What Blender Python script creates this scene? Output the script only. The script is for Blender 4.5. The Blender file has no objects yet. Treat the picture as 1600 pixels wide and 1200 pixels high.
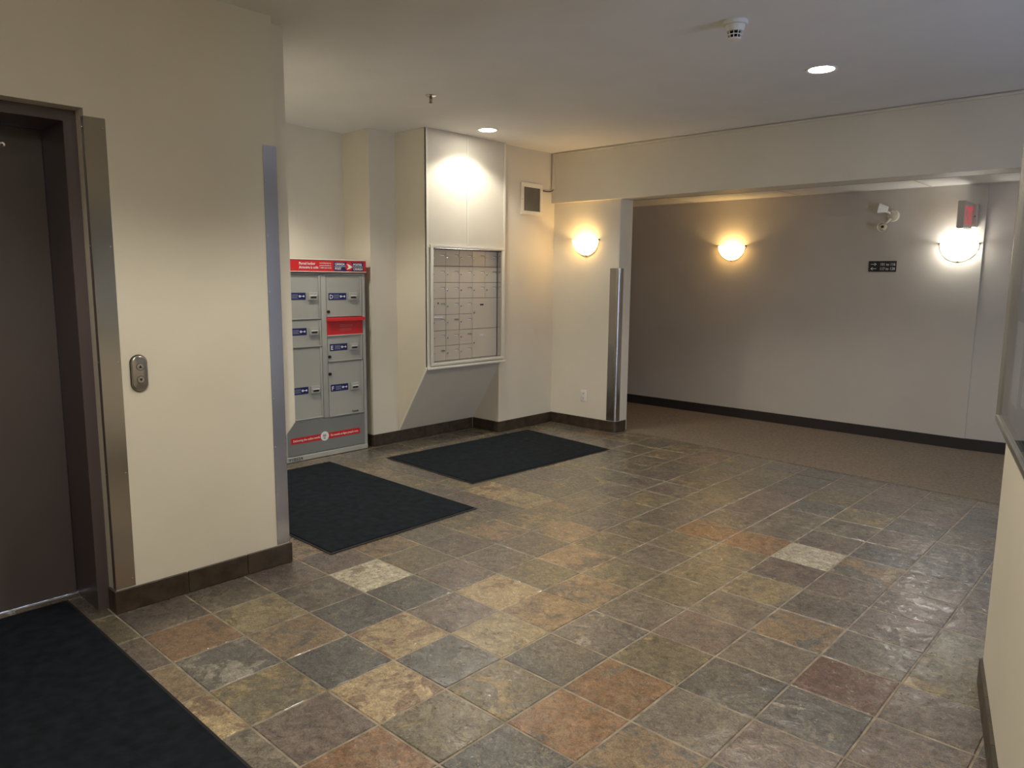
import bpy, bmesh, math, random
from mathutils import Matrix, Vector

random.seed(7)
scene = bpy.context.scene
C = scene.collection

# ------------------------------------------------------------------ camera
CAM_Z = 1.535
YAW, PITCH, ROLL, FPX = -0.744718, -0.142790, 0.008977, 1161.1
fwd = Vector((math.sin(YAW) * math.cos(PITCH), math.cos(YAW) * math.cos(PITCH), math.sin(PITCH)))
rgt = Vector((math.cos(YAW), -math.sin(YAW), 0))
up = rgt.cross(fwd)
r2 = rgt * math.cos(ROLL) + up * math.sin(ROLL)
u2 = -rgt * math.sin(ROLL) + up * math.cos(ROLL)
cd = bpy.data.cameras.new('camera')
cam = bpy.data.objects.new('camera', cd)
C.objects.link(cam)
cd.sensor_width = 36.0
cd.lens = FPX / 1600 * 36.0
cd.clip_start = 0.02
cam.matrix_world = Matrix(((r2.x, u2.x, -fwd.x, 0), (r2.y, u2.y, -fwd.y, 0), (r2.z, u2.z, -fwd.z, CAM_Z), (0, 0, 0, 1)))
scene.camera = cam

# ------------------------------------------------------------------ world, exposure, render feel
w = bpy.data.worlds.new('dusk_sky')
scene.world = w
w.use_nodes = True
w.node_tree.nodes['Background'].inputs[0].default_value = (0.60, 0.71, 1.0, 1)
w.node_tree.nodes['Background'].inputs[1].default_value = 6.0
vs = scene.view_settings
vs.view_transform = 'Standard'
vs.look = 'None'
vs.gamma = 1.0
vs.use_curve_mapping = False
vs.exposure = 0.28
cy = scene.cycles
cy.use_denoising = True
cy.max_bounces = 6
cy.diffuse_bounces = 4
cy.glossy_bounces = 3
cy.sample_clamp_indirect = 8.0
cy.caustics_reflective = False
cy.caustics_refractive = False
# light levels
DOWN_W = 96.0
DOME_L = 95.0
DOWN_COL = (1.0, 0.93, 0.80)
SCONCE = {'warm': ((1.0, 0.64, 0.25), 4.2, 7.0), 'cool': ((1.0, 0.97, 0.88), 2.6, 13.0)}   # colour, bulb watts, glass glow

# ------------------------------------------------------------------ helpers
BASE = {}

def B():
    return bmesh.new()

def box(bm, x0, x1, y0, y1, z0, z1, bev=0.0, seg=1, rot=None):
    m = Matrix.Translation(((x0 + x1) / 2, (y0 + y1) / 2, (z0 + z1) / 2)) @ Matrix.Diagonal((x1 - x0, y1 - y0, z1 - z0, 1))
    if rot is not None:
        m = rot @ m
    r = bmesh.ops.create_cube(bm, size=1.0, matrix=m)
    if bev > 0:
        es = list({e for v in r['verts'] for e in v.link_edges})
        bmesh.ops.bevel(bm, geom=es, offset=bev, segments=seg, affect='EDGES', profile=0.6, clamp_overlap=True)
    return bm

def prism(bm, pts, axis, a0, a1):
    """polygon pts (2-D) extruded along axis; x:(y,z) y:(x,z) z:(x,y)"""
    def P(p, a):
        return {'x': (a, p[0], p[1]), 'y': (p[0], a, p[1]), 'z': (p[0], p[1], a)}[axis]
    v0 = [bm.verts.new(P(p, a0)) for p in pts]
    v1 = [bm.verts.new(P(p, a1)) for p in pts]
    n = len(pts)
    fs = [bm.faces.new(v0), bm.faces.new(v1)]
    for i in range(n):
        fs.append(bm.faces.new((v0[i], v0[(i + 1) % n], v1[(i + 1) % n], v1[i])))
    bmesh.ops.recalc_face_normals(bm, faces=fs)
    return bm

def frame_of(axis):
    n = Vector(axis).normalized()
    t = Vector((0, 0, 1)) if abs(n.z) < 0.9 else Vector((1, 0, 0))
    u = t.cross(n).normalized()
    v = n.cross(u)
    return u, v, n

def lathe(bm, prof, center, axis=(0, 0, 1), seg=24):
    """prof: list of (radius, height along axis)"""
    u, v, n = frame_of(axis)
    c = Vector(center)
    rings = []
    for r, h in prof:
        if r < 1e-6:
            rings.append([bm.verts.new(c + n * h)])
        else:
            rings.append([bm.verts.new(c + n * h + (u * math.cos(2 * math.pi * k / seg) + v * math.sin(2 * math.pi * k / seg)) * r) for k in range(seg)])
    fs = []
    for a, b in zip(rings[:-1], rings[1:]):
        for k in range(seg):
            k2 = (k + 1) % seg
            if len(a) == 1 and len(b) == 1:
                continue
            if len(a) == 1:
                fs.append(bm.faces.new((a[0], b[k2], b[k])))
            elif len(b) == 1:
                fs.append(bm.faces.new((a[k], a[k2], b[0])))
            else:
                fs.append(bm.faces.new((a[k], a[k2], b[k2], b[k])))
    bmesh.ops.recalc_face_normals(bm, faces=fs)
    return bm

def cyl(bm, center, axis, r, h, seg=16, r2=None):
    r2 = r if r2 is None else r2
    return lathe(bm, [(0, 0), (r, 0), (r2, h), (0, h)], center, axis, seg)

def tube(bm, pts, r, seg=8):
    pts = [Vector(p) for p in pts]
    rings = []
    for i, p in enumerate(pts):
        d = (pts[min(i + 1, len(pts) - 1)] - pts[max(i - 1, 0)]).normalized()
        u, v, n = frame_of(d)
        rings.append([bm.verts.new(p + (u * math.cos(2 * math.pi * k / seg) + v * math.sin(2 * math.pi * k / seg)) * r) for k in range(seg)])
    fs = []
    for a, b in zip(rings[:-1], rings[1:]):
        for k in range(seg):
            fs.append(bm.faces.new((a[k], a[(k + 1) % seg], b[(k + 1) % seg], b[k])))
    fs.append(bm.faces.new(rings[0]))
    fs.append(bm.faces.new(rings[-1]))
    bmesh.ops.recalc_face_normals(bm, faces=fs)
    return bm

def finish(bm, name, mat, shift, smooth=35):
    if any(abs(c) > 0 for c in shift):
        bmesh.ops.translate(bm, verts=bm.verts, vec=-Vector(shift))
    me = bpy.data.meshes.new(name)
    bm.to_mesh(me)
    bm.free()
    if mat is not None:
        me.materials.append(mat)
    if smooth:
        me.shade_smooth()
        me.set_sharp_from_angle(angle=math.radians(smooth))
    return me

def part(name, bm, mat, parent, label=None, smooth=35):
    """one mesh under its parent; geometry given in world coordinates"""
    me = finish(bm, name, mat, BASE[parent.name], smooth)
    o = bpy.data.objects.new(name, me)
    C.objects.link(o)
    o.parent = parent
    BASE[o.name] = BASE[parent.name]
    if label:
        o['label'] = label
    return o

def mesh_thing(name, bm, mat, label=None, cat=None, group=None, kind=None, smooth=35):
    lo = [min(v.co[i] for v in bm.verts) for i in range(3)]
    hi = [max(v.co[i] for v in bm.verts) for i in range(3)]
    base = Vector(((lo[0] + hi[0]) / 2, (lo[1] + hi[1]) / 2, lo[2]))
    me = finish(bm, name, mat, base, smooth)
    o = bpy.data.objects.new(name, me)
    C.objects.link(o)
    o.location = base
    BASE[o.name] = base
    tag(o, label, cat, group, kind)
    return o

def tag(o, label=None, cat=None, group=None, kind=None):
    if label: o['label'] = label
    if cat: o['category'] = cat
    if group: o['group'] = group
    if kind: o['kind'] = kind

def struct(name, bm, mat, label=None, cat=None, smooth=35):
    return mesh_thing(name, bm, mat, label, cat, None, 'structure', smooth)

def thing(name, label, cat, loc, group=None, kind=None):
    o = bpy.data.objects.new(name, None)
    o.empty_display_size = 0.1
    C.objects.link(o)
    o.location = loc
    BASE[o.name] = Vector(loc)
    tag(o, label, cat, group, kind)
    return o

def text(bm, s, size, origin, U, V, align='LEFT', bold=0.0, ext=0.0006, width=None):
    """lettering added as flat geometry: origin = left (or centre) of the baseline"""
    cu = bpy.data.curves.new('lettering', 'FONT')
    cu.body = s
    cu.size = size
    cu.align_x = align
    cu.extrude = ext
    cu.offset = bold
    cu.resolution_u = 2
    o = bpy.data.objects.new('lettering', cu)
    C.objects.link(o)
    bpy.context.view_layer.update()
    dg = bpy.context.evaluated_depsgraph_get()
    me = bpy.data.meshes.new_from_object(o.evaluated_get(dg))
    U = Vector(U); V = Vector(V); N = U.cross(V); O = Vector(origin)
    sx = 1.0
    if width and len(me.vertices):
        xs = [v.co.x for v in me.vertices]
        sx = width / max(1e-6, max(xs) - min(xs))
    vs_ = [bm.verts.new(O + U * (v.co.x * sx) + V * v.co.y + N * v.co.z) for v in me.vertices]
    for p in me.polygons:
        try:
            bm.faces.new([vs_[i] for i in p.vertices])
        except ValueError:
            pass
    bpy.data.objects.remove(o)
    bpy.data.curves.remove(cu)
    bpy.data.meshes.remove(me)
    return bm

# ------------------------------------------------------------------ materials
def mat_base(name):
    m = bpy.data.materials.new(name)
    m.use_nodes = True
    nt = m.node_tree
    return m, nt, nt.nodes['Principled BSDF']

def N(nt, typ, **kw):
    n = nt.nodes.new(typ)
    for k, v in kw.items():
        setattr(n, k, v)
    return n

def mk(name, col, rough=0.6, metal=0.0, var=0.0, vscale=3.0, bump=0.0, bscale=200.0, spec=0.5, coat=0.0):
    m, nt, p = mat_base(name)
    p.inputs['Base Color'].default_value = (*col, 1)
    p.inputs['Roughness'].default_value = rough
    p.inputs['Metallic'].default_value = metal
    p.inputs['Specular IOR Level'].default_value = spec
    p.inputs['Coat Weight'].default_value = coat
    if var > 0 or bump > 0:
        g = N(nt, 'ShaderNodeNewGeometry')
    if var > 0:
        n = N(nt, 'ShaderNodeTexNoise')
        n.inputs['Scale'].default_value = vscale
        n.inputs['Detail'].default_value = 6
        nt.links.new(g.outputs['Position'], n.inputs['Vector'])
        mr = N(nt, 'ShaderNodeMapRange')
        mr.inputs[1].default_value = 0.3; mr.inputs[2].default_value = 0.7
        mr.inputs[3].default_value = 1 - var; mr.inputs[4].default_value = 1 + var
        nt.links.new(n.outputs['Fac'], mr.inputs[0])
        mx = N(nt, 'ShaderNodeVectorMath', operation='SCALE')
        mx.inputs[0].default_value = col
        nt.links.new(mr.outputs[0], mx.inputs['Scale'])
        nt.links.new(mx.outputs[0], p.inputs['Base Color'])
    if bump > 0:
        n2 = N(nt, 'ShaderNodeTexNoise')
        n2.inputs['Scale'].default_value = bscale
        n2.inputs['Detail'].default_value = 3
        nt.links.new(g.outputs['Position'], n2.inputs['Vector'])
        b = N(nt, 'ShaderNodeBump')
        b.inputs['Strength'].default_value = bump
        b.inputs['Distance'].default_value = 0.003
        nt.links.new(n2.outputs['Fac'], b.inputs['Height'])
        nt.links.new(b.outputs[0], p.inputs['Normal'])
    return m

def emis(name, col, strength, base=(0.8, 0.8, 0.8)):
    m, nt, p = mat_base(name)
    p.inputs['Base Color'].default_value = (*base, 1)
    p.inputs['Roughness'].default_value = 0.35
    p.inputs['Emission Color'].default_value = (*col, 1)
    p.inputs['Emission Strength'].default_value = strength
    return m

def brushed(name, col, rough, axis_scale, strength=0.12):
    m, nt, p = mat_base(name)
    p.inputs['Base Color'].default_value = (*col, 1)
    p.inputs['Metallic'].default_value = 1.0
    g = N(nt, 'ShaderNodeNewGeometry')
    mp = N(nt, 'ShaderNodeMapping')
    mp.inputs['Scale'].default_value = axis_scale
    n = N(nt, 'ShaderNodeTexNoise')
    n.inputs['Scale'].default_value = 1.0
    n.inputs['Detail'].default_value = 4
    nt.links.new(g.outputs['Position'], mp.inputs[0])
    nt.links.new(mp.outputs[0], n.inputs['Vector'])
    mr = N(nt, 'ShaderNodeMapRange')
    mr.inputs[3].default_value = rough - strength; mr.inputs[4].default_value = rough + strength
    nt.links.new(n.outputs['Fac'], mr.inputs[0])
    nt.links.new(mr.outputs[0], p.inputs['Roughness'])
    return m

def slate_material():
    m, nt, p = mat_base('slate')
    L = nt.links.new
    oi = N(nt, 'ShaderNodeObjectInfo')
    g = N(nt, 'ShaderNodeNewGeometry')
    off = N(nt, 'ShaderNodeMath', operation='MULTIPLY'); off.inputs[1].default_value = 83.0
    L(oi.outputs['Random'], off.inputs[0])
    add = N(nt, 'ShaderNodeVectorMath', operation='ADD')
    L(g.outputs['Position'], add.inputs[0]); L(off.outputs[0], add.inputs[1])
    def noise(scale, detail=6, dist=0.0, rough=0.55):
        n = N(nt, 'ShaderNodeTexNoise')
        n.inputs['Scale'].default_value = scale; n.inputs['Detail'].default_value = detail
        n.inputs['Distortion'].default_value = dist; n.inputs['Roughness'].default_value = rough
        L(add.outputs[0], n.inputs['Vector'])
        return n.outputs['Fac']
    def mrange(src, a, b, c, d):
        r = N(nt, 'ShaderNodeMapRange')
        for i, x in ((1, a), (2, b), (3, c), (4, d)):
            if isinstance(x, (int, float)):
                r.inputs[i].default_value = x
            else:
                L(x, r.inputs[i])
        L(src, r.inputs[0])
        return r.outputs[0]
    # second mineral colour by class number
    ramp = N(nt, 'ShaderNodeValToRGB')
    ramp.color_ramp.interpolation = 'CONSTANT'
    cr = ramp.color_ramp
    cols = [tuple(1.0 * c for c in t[1]) for t in TILE_CLASSES]
    n = len(cols)
    cr.elements[0].position = 0; cr.elements[0].color = (*cols[0], 1)
    cr.elements[1].position = 1.0 / n; cr.elements[1].color = (*cols[1], 1)
    for i in range(2, n):
        e = cr.elements.new(i / n); e.color = (*cols[i], 1)
    dv = N(nt, 'ShaderNodeMath', operation='DIVIDE'); dv.inputs[1].default_value = n
    ad = N(nt, 'ShaderNodeMath', operation='ADD'); ad.inputs[1].default_value = 0.5
    L(oi.outputs['Object Index'], ad.inputs[0]); L(ad.outputs[0], dv.inputs[0]); L(dv.outputs[0], ramp.inputs[0])
    # blotch mask: alpha of the object's colour says how much of the second colour shows
    big = noise(7.0, 12, 0.6, 0.68)
    thr = mrange(oi.outputs['Alpha'], 0, 1, 0.72, 0.36)
    t0 = N(nt, 'ShaderNodeMath', operation='SUBTRACT'); t0.inputs[1].default_value = 0.022; L(thr, t0.inputs[0])
    t1 = N(nt, 'ShaderNodeMath', operation='ADD'); t1.inputs[1].default_value = 0.022; L(thr, t1.inputs[0])
    mask = mrange(big, t0.outputs[0], t1.outputs[0], 0, 1)
    mix = N(nt, 'ShaderNodeMix', data_type='RGBA')
    L(mask, mix.inputs[0]); L(oi.outputs['Color'], mix.inputs[6]); L(ramp.outputs[0], mix.inputs[7])
    # mottling and flecks
    mot1 = mrange(noise(28, 10, 0.4, 0.75), 0.32, 0.68, 0.35, 1.65)
    mot2 = mrange(noise(170, 4, 0.2, 0.7), 0.34, 0.66, 0.55, 1.45)
    mm = N(nt, 'ShaderNodeMath', operation='MULTIPLY'); L(mot1, mm.inputs[0]); L(mot2, mm.inputs[1])
    mot = mm.outputs[0]
    sc = N(nt, 'ShaderNodeVectorMath', operation='SCALE')
    L(mix.outputs[2], sc.inputs[0]); L(mot, sc.inputs['Scale'])
    flk = mrange(noise(80, 6, 0.8, 0.75), 0.54, 0.64, 0, 0.6)
    mix2 = N(nt, 'ShaderNodeMix', data_type='RGBA')
    mix2.inputs[7].default_value = (0.30, 0.25, 0.18, 1)
    L(flk, mix2.inputs[0]); L(sc.outputs[0], mix2.inputs[6])
    flk2 = mrange(noise(55, 7, 1.0, 0.75), 0.56, 0.66, 0, 0.75)
    mix3 = N(nt, 'ShaderNodeMix', data_type='RGBA')
    mix3.inputs[7].default_value = (0.045, 0.038, 0.030, 1)
    L(flk2, mix3.inputs[0]); L(mix2.outputs[2], mix3.inputs[6])
    ab = N(nt, 'ShaderNodeMath', operation='SUBTRACT'); ab.inputs[1].default_value = 0.5; L(noise(13, 7, 1.6, 0.6), ab.inputs[0])
    ab2 = N(nt, 'ShaderNodeMath', operation='ABSOLUTE'); L(ab.outputs[0], ab2.inputs[0])
    vein = mrange(ab2.outputs[0], 0.0, 0.020, 0.75, 0.0)
    gate = mrange(noise(5, 3), 0.48, 0.60, 0, 1)
    vg = N(nt, 'ShaderNodeMath', operation='MULTIPLY'); L(vein, vg.inputs[0]); L(gate, vg.inputs[1])
    mix4 = N(nt, 'ShaderNodeMix', data_type='RGBA'); mix4.inputs[7].default_value = (0.33, 0.27, 0.18, 1)
    L(vg.outputs[0], mix4.inputs[0]); L(mix3.outputs[2], mix4.inputs[6])
    L(mix4.outputs[2], p.inputs['Base Color'])
    L(mrange(noise(45, 6), 0.3, 0.7, 0.22, 0.42), p.inputs['Roughness'])
    p.inputs['Specular IOR Level'].default_value = 0.3
    p.inputs['Coat Weight'].default_value = 1.0
    p.inputs['Coat Roughness'].default_value = 0.10
    # cleft relief
    n1 = noise(15, 9, 1.0, 0.58); n2 = noise(85, 5, 0.4, 0.6)
    m2 = N(nt, 'ShaderNodeMath', operation='MULTIPLY_ADD'); m2.inputs[1].default_value = 0.11
    L(n2, m2.inputs[0]); L(n1, m2.inputs[2])
    m3 = N(nt, 'ShaderNodeMath', operation='MULTIPLY_ADD'); m3.inputs[1].default_value = 0.10
    L(mask, m3.inputs[0]); L(m2.outputs[0], m3.inputs[2])
    b = N(nt, 'ShaderNodeBump'); b.inputs['Strength'].default_value = 0.6; b.inputs['Distance'].default_value = 0.009
    L(m3.outputs[0], b.inputs['Height']); L(b.outputs[0], p.inputs['Normal']); L(b.outputs[0], p.inputs['Coat Normal'])
    return m

# slate classes: first colour, second colour, share of the second
TILE_CLASSES = [
    ((0.115, 0.100, 0.082), (0.17, 0.145, 0.11), 0.45),   # 0 g  grey brown
    ((0.082, 0.083, 0.080), (0.12, 0.115, 0.10), 0.35),   # 1 d  dark blue grey
    ((0.135, 0.118, 0.080), (0.25, 0.19, 0.10), 0.40),    # 2 k  olive brown
    ((0.200, 0.112, 0.060), (0.10, 0.085, 0.07), 0.40),   # 3 o  rust orange
    ((0.360, 0.270, 0.150), (0.19, 0.12, 0.075), 0.45),   # 4 y  tan speckled
    ((0.440, 0.400, 0.300), (0.23, 0.20, 0.14), 0.38),    # 5 p  pale cream
    ((0.135, 0.105, 0.090), (0.10, 0.088, 0.078), 0.45),  # 6 m  mauve brown
    ((0.125, 0.065, 0.052), (0.09, 0.07, 0.06), 0.40),    # 7 r  dull red
    ((0.215, 0.150, 0.090), (0.105, 0.095, 0.08), 0.50),  # 8 b  mixed brown and grey
    ((0.100, 0.095, 0.090), (0.27, 0.25, 0.215), 0.42),   # 9 w  grey with white veins
    ((0.255, 0.205, 0.115), (0.15, 0.125, 0.085), 0.42),  # 10 t  olive tan
]
CLS = {c: i for i, c in enumerate('gdkoypmrbwt')}

M = {}
M['cream'] = mk('cream_paint', (0.72, 0.672, 0.56), 0.55, var=0.035, vscale=2.0, bump=0.06, bscale=350)
M['taupe'] = mk('taupe_paint', (0.60, 0.56, 0.495), 0.5, var=0.03, vscale=2.0, bump=0.06, bscale=350)
M['white_ceiling'] = mk('ceiling_paint', (0.86, 0.855, 0.84), 0.8, var=0.02, bump=0.15, bscale=160)
M['trim_cream'] = mk('cream_gloss_trim', (0.80, 0.76, 0.65), 0.4)
M['ceiling_panel'] = mk('mineral_fibre', (0.78, 0.76, 0.72), 0.9, var=0.06, vscale=120, bump=0.5, bscale=260)
M['tbar'] = mk('white_metal_runner', (0.55, 0.53, 0.50), 0.5)
M['grout'] = mk('grout', (0.29, 0.245, 0.185), 0.85, var=0.42, vscale=14, bump=0.3, bscale=300)
M['base_tile'] = mk('base_slate', (0.050, 0.035, 0.023), 0.38, var=0.45, vscale=16, bump=0.25, bscale=60)
M['base_vinyl'] = mk('base_vinyl', (0.030, 0.025, 0.023), 0.45)
M['carpet'] = mk('hall_carpet', (0.215, 0.178, 0.138), 0.95, var=0.22, vscale=45, bump=0.9, bscale=420, spec=0.1)
M['mat_pile'] = mk('mat_pile', (0.0115, 0.015, 0.0205), 0.97, var=0.35, vscale=18, bump=1.0, bscale=520, spec=0.15)
M['rubber'] = mk('black_rubber', (0.010, 0.010, 0.011), 0.7)
M['steel'] = mk('satin_steel', (0.50, 0.475, 0.445), 0.2, 1.0, var=0.03, vscale=1.5)
M['alum'] = mk('satin_aluminium', (0.68, 0.615, 0.51), 0.42, 0.3, var=0.02)
M['alum_edge'] = mk('aluminium_edge', (0.62, 0.60, 0.56), 0.3, 1.0)
M['chrome'] = mk('chrome', (0.75, 0.73, 0.70), 0.18, 1.0)
M['dark_metal'] = mk('dark_metal', (0.05, 0.045, 0.04), 0.4, 0.8)
M['bronze'] = mk('bronze', (0.16, 0.12, 0.07), 0.35, 0.9)
M['mauve'] = mk('mauve_enamel', (0.090, 0.071, 0.072), 0.42, var=0.06, vscale=3)
M['mauve_frame'] = mk('mauve_enamel_frame', (0.095, 0.073, 0.076), 0.36, var=0.04, vscale=3)
M['locker_grey'] = mk('locker_grey', (0.40, 0.405, 0.365), 0.42, var=0.02)
M['locker_kick'] = mk('locker_kick_panel', (0.21, 0.215, 0.205), 0.4, var=0.03)
M['red'] = mk('red_enamel', (0.62, 0.022, 0.022), 0.28)
M['navy'] = mk('navy_print', (0.012, 0.016, 0.11), 0.35)
M['white_print'] = mk('white_print', (0.82, 0.82, 0.82), 0.5)
M['grey_print'] = mk('pale_blue_print', (0.30, 0.32, 0.45), 0.5)
M['black_print'] = mk('black_print', (0.012, 0.012, 0.012), 0.45)
M['white_plastic'] = mk('white_plastic', (0.80, 0.79, 0.75), 0.35)
M['cream_plastic'] = mk('cream_plastic', (0.62, 0.58, 0.48), 0.4)
M['dark_void'] = mk('dark_void', (0.006, 0.006, 0.006), 0.9)
M['vent_slat'] = mk('vent_slat', (0.34, 0.29, 0.20), 0.5)
M['lens'] = emis('downlight_lens', (1.0, 0.94, 0.84), 40.0)
M['red_letter'] = emis('red_exit_letters', (1.0, 0.10, 0.12), 0.35, (0.6, 0.08, 0.08))
M['clear'] = None

def glass_material(name, gloss=0.12, tint=(0.95, 0.97, 1.0)):
    m = bpy.data.materials.new(name)
    m.use_nodes = True
    nt = m.node_tree
    nt.nodes.clear()
    o = N(nt, 'ShaderNodeOutputMaterial')
    t = N(nt, 'ShaderNodeBsdfTransparent'); t.inputs[0].default_value = (*tint, 1)
    gl = N(nt, 'ShaderNodeBsdfGlossy'); gl.inputs['Roughness'].default_value = 0.03
    lw = N(nt, 'ShaderNodeLayerWeight'); lw.inputs[0].default_value = 0.5
    pw = N(nt, 'ShaderNodeMath', operation='POWER'); pw.inputs[1].default_value = 5.0
    fr = N(nt, 'ShaderNodeMath', operation='MULTIPLY_ADD'); fr.inputs[1].default_value = 0.9; fr.inputs[2].default_value = 0.04
    nt.links.new(lw.outputs['Facing'], pw.inputs[0]); nt.links.new(pw.outputs[0], fr.inputs[0])
    mx = N(nt, 'ShaderNodeMixShader')
    nt.links.new(fr.outputs[0], mx.inputs[0]); nt.links.new(t.outputs[0], mx.inputs[1]); nt.links.new(gl.outputs[0], mx.inputs[2])
    nt.links.new(mx.outputs[0], o.inputs[0])
    return m
M['clear'] = glass_material('clear_glass')
def opal_glass(name, col, glow):
    m = bpy.data.materials.new(name)
    m.use_nodes = True
    nt = m.node_tree; nt.nodes.clear()
    o = N(nt, 'ShaderNodeOutputMaterial')
    tr = N(nt, 'ShaderNodeBsdfTranslucent'); tr.inputs[0].default_value = (0.88, 0.86, 0.80, 1)
    df = N(nt, 'ShaderNodeBsdfDiffuse'); df.inputs[0].default_value = (0.7, 0.68, 0.62, 1)
    mx = N(nt, 'ShaderNodeMixShader'); mx.inputs[0].default_value = 0.2
    nt.links.new(tr.outputs[0], mx.inputs[1]); nt.links.new(df.outputs[0], mx.inputs[2]); em_ = N(nt, 'ShaderNodeEmission'); em_.inputs[0].default_value = (*col, 1); em_.inputs[1].default_value = glow
    ad = N(nt, 'ShaderNodeAddShader')
    nt.links.new(mx.outputs[0], ad.inputs[0]); nt.links.new(em_.outputs[0], ad.inputs[1]); nt.links.new(ad.outputs[0], o.inputs[0])
    return m
M['opal_warm'] = opal_glass('lit_opal_glass_warm', (1.0, 0.60, 0.20), SCONCE['warm'][2])
M['opal_cool'] = opal_glass('lit_opal_glass_cool', (1.0, 0.97, 0.90), SCONCE['cool'][2])
M['slate'] = slate_material()

# ------------------------------------------------------------------ main dimensions (metres)
HC = 2.787            # lobby ceiling
XE = -3.486           # elevator wall face
YE = 2.019            # its far corner
YN = 1.145            # elevator niche corner
XA = -5.78            # alcove back wall
YA = 4.008            # alcove right end
XM = -5.395           # wall under the mail bump-out
YM = 4.295            # left side of the mail bump-out
XF = -4.98            # face of the mail bump-out
YJ = 5.262            # jog to the vent wall
XV = -5.03            # vent wall face
YC = 6.08             # column wall face
XC = -4.20            # column end
YB = 6.03             # header beam face
ZB = 2.289            # header beam underside
YB2 = 6.285           # back of beam / column
ZH = 2.385            # hall ceiling
YF = 7.725            # hall far wall
XS = -1.474           # step in the hall wall
RC = Vector((-0.475, 3.19, 0))            # corner of the angled right wall
RD = Vector((0.2361, -0.9717, 0)).normalized()   # its direction towards the viewer
RN = Vector((-RD.y * -1, 0, 0))
RN = Vector((RD.y, -RD.x, 0)).normalized()       # its normal, into the lobby
XR = 1.9              # glazed entrance wall
YK = -2.6             # wall behind the viewer

# ------------------------------------------------------------------ structure
fl = struct('floor', box(B(), -6.2, 2.2, -2.9, 6.45, -0.10, -0.0025), M['grout'], 'tan grout bed between the lobby floor tiles', 'floor')

# carpeted hall
bm = prism(B(), [(-9, 6.30), (-4.21, 6.235), (-0.9, 5.975), (-0.3, 5.97), (3.2, 5.97), (3.2, 8.2), (-9, 8.2)], 'z', -0.0025, 0.005)
struct('floor_hall', bm, M['carpet'], 'brown loop carpet of the hallway beyond the slate', 'carpet')

struct('ceiling', box(B(), -6.2, 2.2, -2.9, 6.32, HC, HC + 0.1), M['white_ceiling'], 'painted lobby ceiling with recessed lights', 'ceiling')

# elevator wall with niche opening
bm = B()
box(bm, -4.2, XE, YN, YE, -0.05, HC)
box(bm, -4.2, XE, -0.15, YN, 2.213, HC)
box(bm, -4.2, XE, -2.7, -0.15, -0.05, HC)
struct('wall_elevator', bm, M['cream'], 'cream wall around the elevator door', 'wall')
struct('wall_back', box(B(), -4.2, 3.2, YK - 0.1, YK, -0.05, HC), M['cream'], 'cream lobby wall', 'wall')

# alcove behind the elevator wall, mail wall, vent wall
bm = B()
box(bm, -6.1, XA, 1.6, YA + 0.02, -0.05, HC)          # back
box(bm, -6.1, XM, YA, YM + 0.98, -0.05, HC)           # block right of the lockers
box(bm, -6.1, XV, YJ, YB2, -0.05, HC)                 # vent wall
struct('wall_alcove', bm, M['cream'], 'cream alcove wall stepping out behind the parcel locker', 'wall')
box_b = box(B(), XA - 0.2, -4.2, 1.75, YE, -0.05, HC)
struct('wall_alcove_side', box_b, M['cream'], 'cream alcove side wall behind the elevator', 'wall')

# header beam, column
struct('wall_header', box(B(), -6.1, 2.2, YB, YB2, ZB, HC), M['cream'], 'cream header beam over the hallway opening', 'beam')
bm = B()
prism(bm, [(-6.1, YC), (XC - 0.03, YC), (XC - 0.009, YC + 0.009), (XC, YC + 0.03), (XC, YB2), (-6.1, YB2)], 'z', -0.05, ZB)
struct('wall_column', bm, M['cream'], 'short cream wall with a sconce beside the hallway', 'wall')

# hallway
bm = B()
box(bm, -9, XS, YF, YF + 0.12, -0.05, 3.0)
prism(bm, [(XS - 0.05, YF + 0.012), (XS, YF + 0.012), (3.2, YF + 0.012 + 0.13 * 4.674), (3.2, YF + 0.9), (XS - 0.05, YF + 0.9)], 'z', -0.05, 3.0)
wh = struct('wall_hall', bm, M['taupe'], 'taupe hallway wall with two sconces', 'wall')
bm = B()
box(bm, -9.1, -9, 6.2, 8.4, -0.05, 2.6); box(bm, 3.2, 3.3, 5.9, 8.8, -0.05, 2.6)
struct('wall_hall_ends', bm, M['taupe'], 'taupe end wall of the hallway', 'wall')
bm = box(B(), -9, -6.1, 6.2, YB2, -0.05, 2.6)
struct('wall_hall_side', bm, M['taupe'], 'taupe hallway side wall', 'wall')

# hallway dropped ceiling: grid and panels
ch = struct('ceiling_hall', box(B(), -9, 3.2, YB2 - 0.01, 8.6, ZH + 0.02, ZH + 0.06), M['tbar'], 'dropped ceiling of white panels over the hallway', 'ceiling')
pm = None
gx0, gy1 = -3.125, YF
for j in range(-1, 3):
    for i in range(-5, 5):
        x0 = gx0 + i * 1.205; y1 = gy1 - j * 0.61
        y0 = y1 - 0.61
        if x0 + 1.2 < -9 or x0 > 3.2 or y1 < YB2 + 0.05:
            continue
        if y0 < YB2:
            part('ceiling_panel', box(B(), x0 + 0.012, x0 + 1.193, YB2 + 0.001, y1 - 0.012, ZH + 0.002, ZH + 0.022), M['ceiling_panel'], ch, smooth=0)
            continue
        if pm is None:
            pm = finish(box(B(), 0.012, 1.193, 0.012, 0.598, 0, 0.02), 'ceiling_panel', M['ceiling_panel'], (0, 0, 0), 0)
        o = bpy.data.objects.new('ceiling_panel', pm)
        C.objects.link(o); o.parent = ch
        o.location = Vector((x0, y0, ZH + 0.002)) - BASE[ch.name]
bm = B()
for i in range(-5, 5):
    x0 = gx0 + i * 1.205
    if -9 < x0 < 3.2: box(bm, x0 - 0.012, x0 + 0.012, YB2, 8.5, ZH, ZH + 0.02)
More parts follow.
